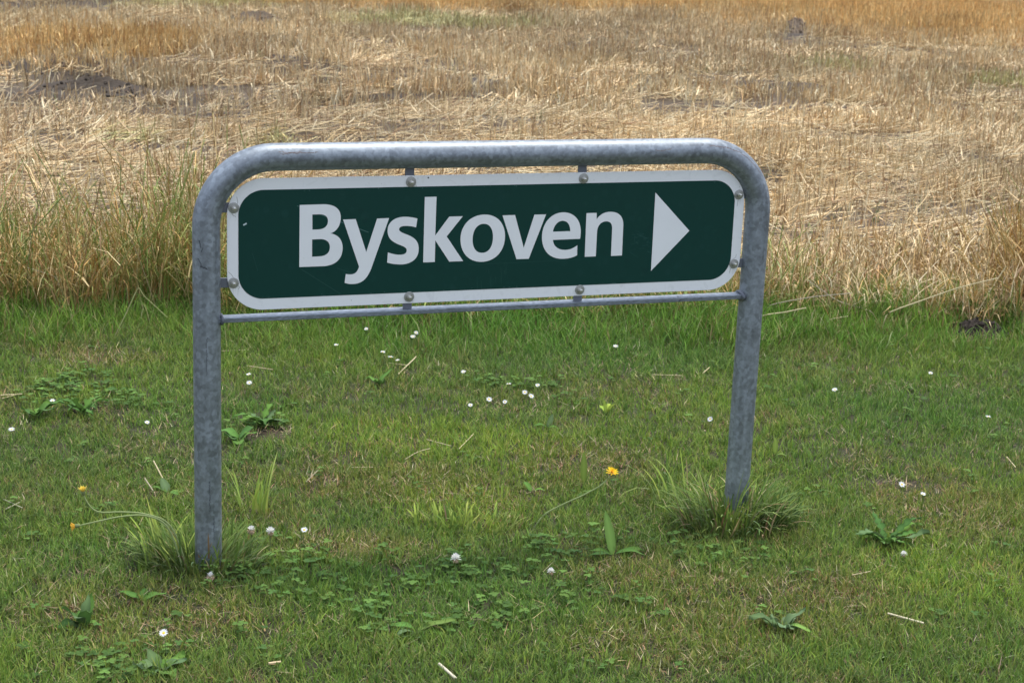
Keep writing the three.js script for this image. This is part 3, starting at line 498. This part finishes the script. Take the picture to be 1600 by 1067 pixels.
rosette(408, 668, around(14, 204, 0.075, 0.03, 0.6, GREY.concat(MID), { bend: 0.8, lobes: 3, seg: 12 }), 'lobed green weed in the lawn behind the post beside the letter B', 'broadleaf_weed', 'weed', 304);
rosette(372, 692, around(6, 205, 0.06, 0.028, 0.6, MID, { bend: 0.8 }), 'small green weed close behind the post beside the letter B', 'broadleaf_weed', 'weed', 305);
rosette(128, 648, around(14, 206, 0.08, 0.03, 0.6, MID, { bend: 0.8, lobes: 3, seg: 12 }), 'dark green weed with lobed leaves around a brown bare spot', 'broadleaf_weed', 'weed', 306);
rosette(55, 655, around(7, 207, 0.07, 0.032, 0.6, MID, { bend: 0.8 }), 'broad leaved green weed with a daisy growing above it', 'broadleaf_weed', 'weed', 307);
rosette(958, 872, [[-1.9, 1.15, 0.11, 0.024, [0.13, 0.22, 0.05], { bend: 0.35, fat: 0.6 }], [-0.35, 0.35, 0.09, 0.022, MID[1], {}], [0.2, 0.45, 0.075, 0.02, MID[0], {}], [2.6, 0.5, 0.07, 0.018, MID[2], {}], [3.5, 0.4, 0.06, 0.02, MID[1], {}]], 'plantain with one long upright leaf under the letter n', 'plantain', 'weed', 308);
rosette(650, 990, [[-0.3, 0.35, 0.085, 0.026, [0.14, 0.22, 0.05], { bend: 0.4 }], [0.1, 0.25, 0.07, 0.02, MID[1], {}], [3.3, 0.4, 0.06, 0.022, MID[0], {}], [2.4, 0.5, 0.05, 0.02, GREY[0], {}]], 'low plantain with broad leaves lying flat among clover', 'plantain', 'weed', 309);
rosette(218, 945, [[3.3, 0.4, 0.045, 0.022, MID[1], { bend: 0.5 }], [-0.3, 0.45, 0.055, 0.024, MID[1], { bend: 0.5 }], [-1.4, 0.7, 0.04, 0.018, MID[0], {}]], 'small plant with a pair of oval leaves below the leaning tuft', 'broadleaf_weed', 'weed', 310);
rosette(912, 760, [[-1.7, 1.45, 0.085, 0.02, [0.19, 0.26, 0.05], { bend: 0.15 }], [-0.4, 1.3, 0.07, 0.006, [0.17, 0.24, 0.05], { bend: 0.2 }]], 'single upright green dock leaf standing left of the yellow flower', 'dock_leaf', 'weed', 311);
rosette(1211, 716, [[-1.5, 1.4, 0.045, 0.016, [0.26, 0.33, 0.06], { bend: 0.25 }], [0.4, 0.5, 0.03, 0.012, [0.2, 0.28, 0.06], {}]], 'single bright yellow green leaf behind the arrow post', 'dock_leaf', 'weed', 312);
rosette(855, 672, [[-1.0, 1.1, 0.045, 0.02, GREY[0], { bend: 0.3 }], [3.2, 0.4, 0.04, 0.018, MID[0], {}], [0.2, 0.3, 0.035, 0.016, MID[1], {}]], 'small weed with one raised grey green leaf behind the sign', 'broadleaf_weed', 'weed', 313);
rosette(262, 776, [[-2.2, 0.9, 0.045, 0.024, GREY[0], { bend: 0.4 }], [-0.3, 0.6, 0.04, 0.028, [0.14, 0.24, 0.05], {}], [0.6, 0.4, 0.035, 0.018, MID[0], {}], [3.4, 0.5, 0.05, 0.014, MID[1], {}]], 'small broad leaved plant beside two cut straws and a bare spot', 'broadleaf_weed', 'weed', 314);
rosette(832, 772, [[-2.4, 0.8, 0.035, 0.02, MID[0], { bend: 0.4 }], [0.2, 0.5, 0.03, 0.014, MID[1], {}]], 'little dark leaf at a bare spot left of the dock leaf', 'broadleaf_weed', 'weed', 315);
rosette(250, 1052, around(6, 208, 0.05, 0.028, 0.5, MID.concat(GREY), { bend: 0.6 }), 'flat broad leaved weed at the front of the lawn', 'broadleaf_weed', 'weed', 316);
rosette(592, 602, around(5, 209, 0.05, 0.024, 0.6, MID, { bend: 0.6 }), 'small dark weed in front of the fan of dry straw', 'broadleaf_weed', 'weed', 317);
rosette(948, 648, around(5, 210, 0.04, 0.016, 1.0, LIME, { bend: 0.4 }), 'small light green sprout in the lawn behind the dock leaf', 'broadleaf_weed', 'weed', 318);

// ---------------------------------------------------------------- flowers
function daisyShape(seed, s = 1) {
  R = rng(seed); const pet = new GB(), disc = new THREE.SphereGeometry(0.0036 * s, 12, 8).scale(1, 0.55, 1), n = 18;
  for (let k = 0; k < n; k++) { const a = k / n * 6.283 + rr(-0.06, 0.06); pet.leaf([Math.cos(a) * 0.0025 * s, 0, Math.sin(a) * 0.0025 * s], a, rr(0.05, 0.5), rr(0.0075, 0.009) * s, 0.0034 * s, [0.74, 0.74, 0.73], { seg: 3, fold: 0.15, bend: 0.2, wave: 0.01, fat: 0.5 }); }
  return { petals: pet.build(), disc };
}
const daisies = [daisyShape(1, 0.8), daisyShape(2, 0.86), daisyShape(3, 0.7)];
const discMat = new THREE.MeshStandardMaterial({ color: new THREE.Color().setRGB(0.72, 0.50, 0.05), roughness: 0.9 });
const stemC = [0.15, 0.21, 0.06];
function daisy(px, py, label, n) {                                   // px, py: the flower head
  R = rng(900 + n); const h = rr(0.045, 0.06), head = G(px, py, h), fy = groundY(head.x, head.z) - 0.006, dx = rr(-0.012, 0.012), dz = rr(-0.012, 0.012), g = new THREE.Group(), f = daisies[n % 3];
  g.position.set(head.x + dx, fy, head.z + dz);
  const gb = new GB(); gb.stalk([[0, 0, 0], [-dx * 0.3, (h - fy) * 0.5, -dz * 0.3], [-dx, h - fy, -dz]], 0.0008, stemC, 5); part(g, 'stem', gb.build(), leafMat);
  const top = part(g, 'petals', f.petals, petalMat); top.position.set(-dx, h - fy, -dz); top.rotation.set(rr(-0.1, 0.7), R() * 6, rr(-0.4, 0.4));
  const d = part(g, 'flower_disc', f.disc, discMat); d.position.copy(top.position); d.rotation.copy(top.rotation);
  return put(g, 'daisy', label, 'daisy', 'daisies dotted over the lawn');
}
const DL = 'daisy of the loose cluster in the lawn below the letters k and o';
[[388, 585, 'upper of two daisies behind the post beside the letter B'], [389, 598, 'lower of two daisies behind the post beside the letter B'], [525, 539, 'lone daisy behind the crossbar below the letter y'], [598, 550, 'daisy in a row of three beside the fan of dry straw'], [610, 558, 'daisy in a row of three beside the fan of dry straw'], [621, 563, 'daisy in a row of three beside the fan of dry straw'],
  [795, 600, DL], [764, 624, DL], [789, 628, DL], [820, 613, DL], [830, 619, DL], [840, 602, DL], [81, 626, 'daisy above the broad leaved weed'], [17, 671, 'daisy in front of the broad leaved weed'], [229, 660, 'lone daisy between the lobed weed and the post'], [1110, 655, 'daisy close to the post under the arrow'], [1305, 609, 'daisy alone in the lawn right of the arrow post'], [1455, 583, 'daisy alone in the lawn in front of the mole heap'], [1545, 651, 'daisy alone in deep green grass in front of the mole heap'], [1410, 757, 'daisy of a pair behind the dandelion rosette'], [1443, 772, 'daisy of a pair behind the dandelion rosette'],
  [650, 520, 'one of two touching daisies under a bottom bolt'], [645, 526, 'one of two touching daisies under a bottom bolt'], [572, 514, 'lone daisy close behind the crossbar'], [724, 581, 'daisy beyond the loose cluster under the letter k'], [962, 541, 'lone daisy in lush grass below the letter n'], [735, 633, 'daisy at the edge of the loose cluster below the letter k'], [475, 828, 'daisy right of the pair of clover heads'], [255, 989, 'tiny daisy low in the thin grass in front of the leaning tuft']].forEach(([x, y, l], n) => daisy(x, y, l, n));

function cloverHead(px, py, h, label, seed, s = 1, brown = 0.35) {
  R = rng(seed); const head = G(px, py, h), g = new THREE.Group(), fy = groundY(head.x, head.z) - 0.006; g.position.set(head.x, fy, head.z);
  const st = new GB(); st.stalk([[rr(-0.02, 0.02), 0, rr(-0.02, 0.02)], [0, (h - fy) * 0.6, 0], [0, h - fy - 0.004, 0]], 0.0009, stemC, 5); part(g, 'stem', st.build(), leafMat);
  const gb = new GB();
  for (let k = 0; k < 60; k++) {
    const v = (k + 0.5) / 60, el = Math.PI / 2 - v * 2.35, a = k * 2.39996, low = v > 1 - brown, L = (low ? 0.0085 : 0.0095) * s * rr(0.85, 1.1), c = low ? vary([0.46, 0.32, 0.20], 0.2) : vary([0.82, 0.80, 0.76], 0.06);
    gb.leaf([Math.cos(a) * Math.cos(el) * 0.002, Math.sin(el) * 0.002, Math.sin(a) * Math.cos(el) * 0.002], a, el - (low ? 0.3 : 0), L, 0.0032 * s, c, { seg: 3, fold: 0.5, bend: low ? 0.5 : -0.25, wave: 0.01, tip: 1.3 });
  }
  const f = part(g, 'flower_head', gb.build(), petalMat); f.position.y = h - fy;
  return put(g, 'clover_flower', label, 'clover flower', 'white clover flowers');
}
cloverHead(712, 873, 0.06, 'round white clover flower standing among clover leaves below the letter o', 401, 1.2, 0.25);
cloverHead(392, 829, 0.07, 'fading clover flower touching the tuft right of the post', 402, 1.1, 0.5);
cloverHead(422, 831, 0.07, 'white clover flower beside a fading one right of the post', 403, 1.1, 0.3);
cloverHead(861, 893, 0.045, 'small half hidden clover flower below the letter v', 404, 0.8, 0.25);
cloverHead(328, 902, 0.03, 'withered brownish clover flower at the foot of the post', 405, 1.1, 0.6);
cloverHead(1413, 866, 0.025, 'pinkish white clover flower in front of the dandelion rosette', 406, 0.75, 0.25);

function hawkbit(footPx, path, headDir, label, seed, open, col) {     // path: pixels of the stalk up to the head
  R = rng(seed); const foot = G3(...footPx), g = new THREE.Group(); g.position.copy(foot); g.position.y -= 0.004;
  const pts = [new THREE.Vector3(0, 0, 0), ...path.map(([x, y]) => above(foot, x, y).sub(g.position))];
  const cv = new THREE.CatmullRomCurve3(pts), P = cv.getPoints(26), st = new GB(); st.stalk(P, 0.0021, [0.30, 0.36, 0.14], 6, false, 0.0016); part(g, 'stem', st.build(), leafMat);
  const end = P[26], d = new THREE.Vector3(...headDir).normalize(), turn = new THREE.Quaternion().setFromUnitVectors(UPV, d);
  const cup = part(g, 'flower_cup', new THREE.LatheGeometry([[0.0012, -0.001], [0.0042, 0.003], [0.0046, 0.008], [0.0040, 0.0105]].map((a) => new THREE.Vector2(...a)), 12), new THREE.MeshStandardMaterial({ color: new THREE.Color().setRGB(0.16, 0.19, 0.07), roughness: 0.8, side: THREE.DoubleSide })); cup.position.copy(end); cup.quaternion.copy(turn);
  const gb = new GB(); for (let k = 0; k < 44; k++) { const a = k * 2.39996, q = k / 44; gb.leaf([Math.cos(a) * 0.003 * q, 0.009, Math.sin(a) * 0.003 * q], a, mix(1.5, open, q), mix(0.007, 0.015, q) * rr(0.85, 1.1), 0.0036, vary(col, 0.12), { seg: 3, fold: 0.1, bend: 0.3, fat: 0.4, tip: 1.3, wave: 0.01 }); }
  const f = part(g, 'petals', gb.build(), petalMat); f.position.copy(end); f.quaternion.copy(turn);
  return put(g, 'yellow_flower', label, 'flower');
}
hawkbit([832, 826], [[850, 805], [880, 788], [915, 772], [942, 756], [955, 742]], [0.15, 0.9, 0.5], 'open bright yellow flower on a long slanting stalk between the posts', 501, 0.35, [0.95, 0.64, 0.01]);
hawkbit([296, 896], [[262, 818], [225, 803], [190, 800], [150, 799], [136, 786], [130, 774]], [-0.1, 1, 0.1], 'half closed pale yellow flower on an upturned stalk left of the post', 502, 1.0, [0.78, 0.58, 0.07]);
hawkbit([290, 902], [[258, 820], [228, 806], [190, 807], [155, 814], [124, 821]], [-1, -0.12, 0.15], 'nodding orange yellow flower on a sideways stalk left of the post', 503, 0.85, [0.80, 0.44, 0.03]);

// ---------------------------------------------------------------- straws lying about
function straw(pts, label, r = 0.0018, c = [0.62, 0.50, 0.28], lift = 0.016) {   // pts: [px, py] on the lawn or [px, py, height]
  const P = pts.map(([x, y, h]) => { const q = G(x, y, h ?? lift); if (h === undefined) q.y = groundY(q.x, q.z) + lift; return q; });
  const o = P[0].clone(), cv = P.length > 2 ? new THREE.CatmullRomCurve3(P).getPoints(12) : P, gb = new GB(); gb.stalk(cv.map((q) => q.clone().sub(o)), r, c, 7, true, r * 0.85);
  const m = new THREE.Mesh(gb.build(), strawMat); m.position.copy(o); return put(m, 'straw_piece', label, 'straw', 'loose straws on the lawn');
}
straw([[1388, 959], [1444, 974]], 'thick cut straw lying alone in the lawn below the dandelion rosette', 0.0026, [0.68, 0.58, 0.38]);
straw([[686, 1037], [712, 1059]], 'short thick pale straw at the front of the lawn', 0.0034, [0.66, 0.58, 0.42]);
straw([[419, 1037], [438, 1034]], 'stubby straw piece among clover leaves', 0.0028, [0.62, 0.47, 0.27]);
straw([[239, 720, 0.05], [256, 752, 0.008]], 'longer of two slanting cut straws beside the small broad leaved plant', 0.002);
straw([[225, 747, 0.045], [242, 772, 0.006]], 'shorter of two slanting cut straws beside the bare spot', 0.002, [0.66, 0.56, 0.36]);
straw([[632, 718], [655, 705], [673, 700]], 'thin straw lying under the letter s', 0.0014, [0.5, 0.4, 0.24]);
straw([[666, 685], [705, 696]], 'thin straw pointing at the forked straw', 0.0013, [0.55, 0.44, 0.27]);
straw([[717, 701], [740, 677]], 'forked pale straw lying under the letter k', 0.0016);
straw([[622, 583], [650, 557, 0.04]], 'long straw in the fan beside three daisies', 0.0015);
straw([[628, 578], [648, 560, 0.03]], 'second straw in the fan beside three daisies', 0.0012, [0.66, 0.56, 0.36]);
straw([[606, 566], [636, 570]], 'flat straw in the fan beside three daisies', 0.0012);
straw([[0, 617], [34, 615]], 'pale straw bundle end at the lawn side', 0.002);
straw([[2, 622], [24, 616]], 'second straw of the pale bundle at the lawn side', 0.0016, [0.5, 0.4, 0.22]);
straw([[1019, 584], [1066, 586]], 'thin level straw in the lawn beyond the dock leaf', 0.0013);
straw([[1098, 583], [1109, 574, 0.03]], 'short upright straw beside the arrow post', 0.0016, [0.66, 0.54, 0.28]);
straw([[385, 572], [426, 578]], 'thin straw behind the post beside two daisies', 0.0013);
straw([[549, 729], [586, 729]], 'thin straw lying level under the letter y', 0.001);
straw([[478, 752], [496, 735, 0.04]], 'leaning straw behind the sparse tuft', 0.0013, [0.5, 0.42, 0.26]);
straw([[340, 548], [388, 545]], 'thin pale straw just behind the post', 0.0011);
straw([[5, 782], [34, 795]], 'dry straw scraps left of the pale yellow flower', 0.0014, [0.5, 0.44, 0.3]);
straw([[8, 797], [30, 786]], 'crossing dry straw scrap left of the pale yellow flower', 0.0014, [0.5, 0.44, 0.3]);
straw([[1332, 899], [1360, 893]], 'thin straw below the dandelion rosette', 0.0014, [0.55, 0.42, 0.25]);
straw([[1574, 714], [1588, 730]], 'short straw far right of the arrow post', 0.0014);
// long straws fallen out of the field edge
function longStraw(footPx, path, label, r = 0.002, c = [0.64, 0.52, 0.29]) {
  const foot = G3(...footPx), P = [foot.clone(), ...path.map(([x, y]) => above(foot, x, y))], cv = P.length > 2 ? new THREE.CatmullRomCurve3(P, false, 'catmullrom', 0.3).getPoints(14) : P, gb = new GB();
  gb.stalk(cv.map((q) => q.clone().sub(foot)), r, c, 6, true, r * 0.6); const m = new THREE.Mesh(gb.build(), strawMat); m.position.copy(foot); return put(m, 'long_straw', label, 'straw', 'long straws at the edge of the field');
}
longStraw([1180, 522], [[1192, 494], [1225, 488], [1260, 481]], 'pale straw slanting out of the verge right of the arrow post', 0.0028);
longStraw([1378, 522], [[1388, 490], [1440, 470], [1497, 450], [1561, 434]], 'long pale straw rising to the right over the lush tuft', 0.0026);
longStraw([1374, 515], [[1362, 487], [1310, 470], [1262, 437]], 'grey straw bent over the verge behind the arrow post', 0.002, [0.46, 0.38, 0.26]);
longStraw([1190, 512], [[1202, 478], [1270, 464], [1332, 458]], 'grey brown straw lying along the verge', 0.0022, [0.42, 0.34, 0.24]);
longStraw([1263, 522], [[1271, 488]], 'short straw standing in the grass edge', 0.002);
longStraw([1290, 520], [[1296, 500], [1326, 494]], 'short straw lying in the grass edge', 0.0022);
longStraw([177, 529], [[196, 490], [215, 450], [224, 462], [261, 496]], 'green stem bent over in an angle at the tall verge', 0.0017, [0.42, 0.40, 0.17]);
longStraw([90, 500], [[92, 456], [84, 432], [38, 417]], 'pale dry stem curving over the tall verge', 0.0016, [0.62, 0.54, 0.36]);
longStraw([40, 500], [[44, 400], [62, 310], [84, 268]], 'tall dark grass stem arching above the verge', 0.0018, [0.20, 0.17, 0.08]);
longStraw([250, 500], [[205, 375], [160, 325], [124, 306]], 'long dark stem leaning across the verge', 0.0015, [0.24, 0.18, 0.09]);
longStraw([110, 495], [[130, 385], [160, 350], [172, 330]], 'pale straw standing out of the brown verge', 0.0016, [0.66, 0.54, 0.30]);
longStraw([1560, 500], [[1545, 420], [1560, 350], [1572, 290]], 'tall ochre stalk in the brown stand right of the lush tuft', 0.002, [0.5, 0.36, 0.14]);

// ---------------------------------------------------------------- earth heaps
function heap(px, py, rx, rz, h, label, seed, c = [0.055, 0.042, 0.034], crumbs = 60) {
  const p = G3(px, py), g = new THREE.PlaneGeometry(2, 2, 64, 64).rotateX(-Math.PI / 2), a = g.attributes.position, col = [];
  for (let k = 0; k < a.count; k++) { const x = a.getX(k), z = a.getZ(k), q = Math.hypot(x, z), n = fbm(x * 3 + seed, z * 3, 0, seed, 4), m = noise(x * 11, z * 11, 0, seed + 5), f = step(1, 0.25, q + 0.35 * (n - 0.5)); a.setXYZ(k, x * rx, f * h * (0.1 + 0.75 * n + 0.35 * m + 0.5 * noise(x * 17, z * 17, 0, seed + 9) ** 2) - 0.02 * (1 - f) - 0.006, z * rz); const t = 0.7 + 0.6 * m; col.push(c[0] * t, c[1] * t, c[2] * t); }
  g.setAttribute('color', new THREE.Float32BufferAttribute(col, 3)); g.computeVertexNormals();
  const mat = new THREE.MeshStandardMaterial({ vertexColors: true, roughness: 1 }), root = new THREE.Group(), list = []; root.position.copy(p); R = rng(seed + 60);
  for (let k = 0; k < crumbs; k++) {                                 // loose crumbs of earth on and around the heap
    const i = Math.floor(R() * a.count), q = new THREE.IcosahedronGeometry(rr(0.12, 0.4) * h * 0.55, 0), b = q.attributes.position, cc = [], t = rr(0.6, 1.5), sx = rr(0.7, 1.4), sy = rr(0.6, 1), sz = rr(0.7, 1.4), ry = R() * 6.28;
    q.scale(sx, sy, sz).rotateY(ry).rotateX(R() * 3).translate(a.getX(i), a.getY(i) + 0.003 + (a.getY(i) < 0 ? 0.02 : 0), a.getZ(i)); for (let n = 0; n < b.count; n++) cc.push(c[0] * t, c[1] * t, c[2] * t);
    q.setAttribute('color', new THREE.Float32BufferAttribute(cc, 3)); list.push(q);
  }
  part(root, 'mound', g, mat); const cr = part(root, 'crumbs', mergeGeometries(list), mat); cr.userData.kind = 'stuff';
  return put(root, 'earth_heap', label, 'earth heap');
}
heap(1530, 522, 0.16, 0.10, 0.06, 'dark crumbly mole heap at the edge of the lawn', 3, [0.045, 0.033, 0.024], 150);
heap(110, 108, 0.42, 0.45, 0.06, 'larger bare earth heap showing through the stubble', 5, [0.055, 0.039, 0.026]);
heap(150, 141, 0.34, 0.36, 0.065, 'smaller dark earth heap in front of the larger one', 7, [0.050, 0.036, 0.024]);
heap(398, 37, 0.34, 0.5, 0.08, 'dark earth hump beyond the stubble', 9, [0.10, 0.072, 0.047]);
heap(1243, 54, 0.2, 0.6, 0.15, 'brown earth hump in front of the golden stubble', 11, [0.15, 0.11, 0.075]);

renderer.render(scene, camera);
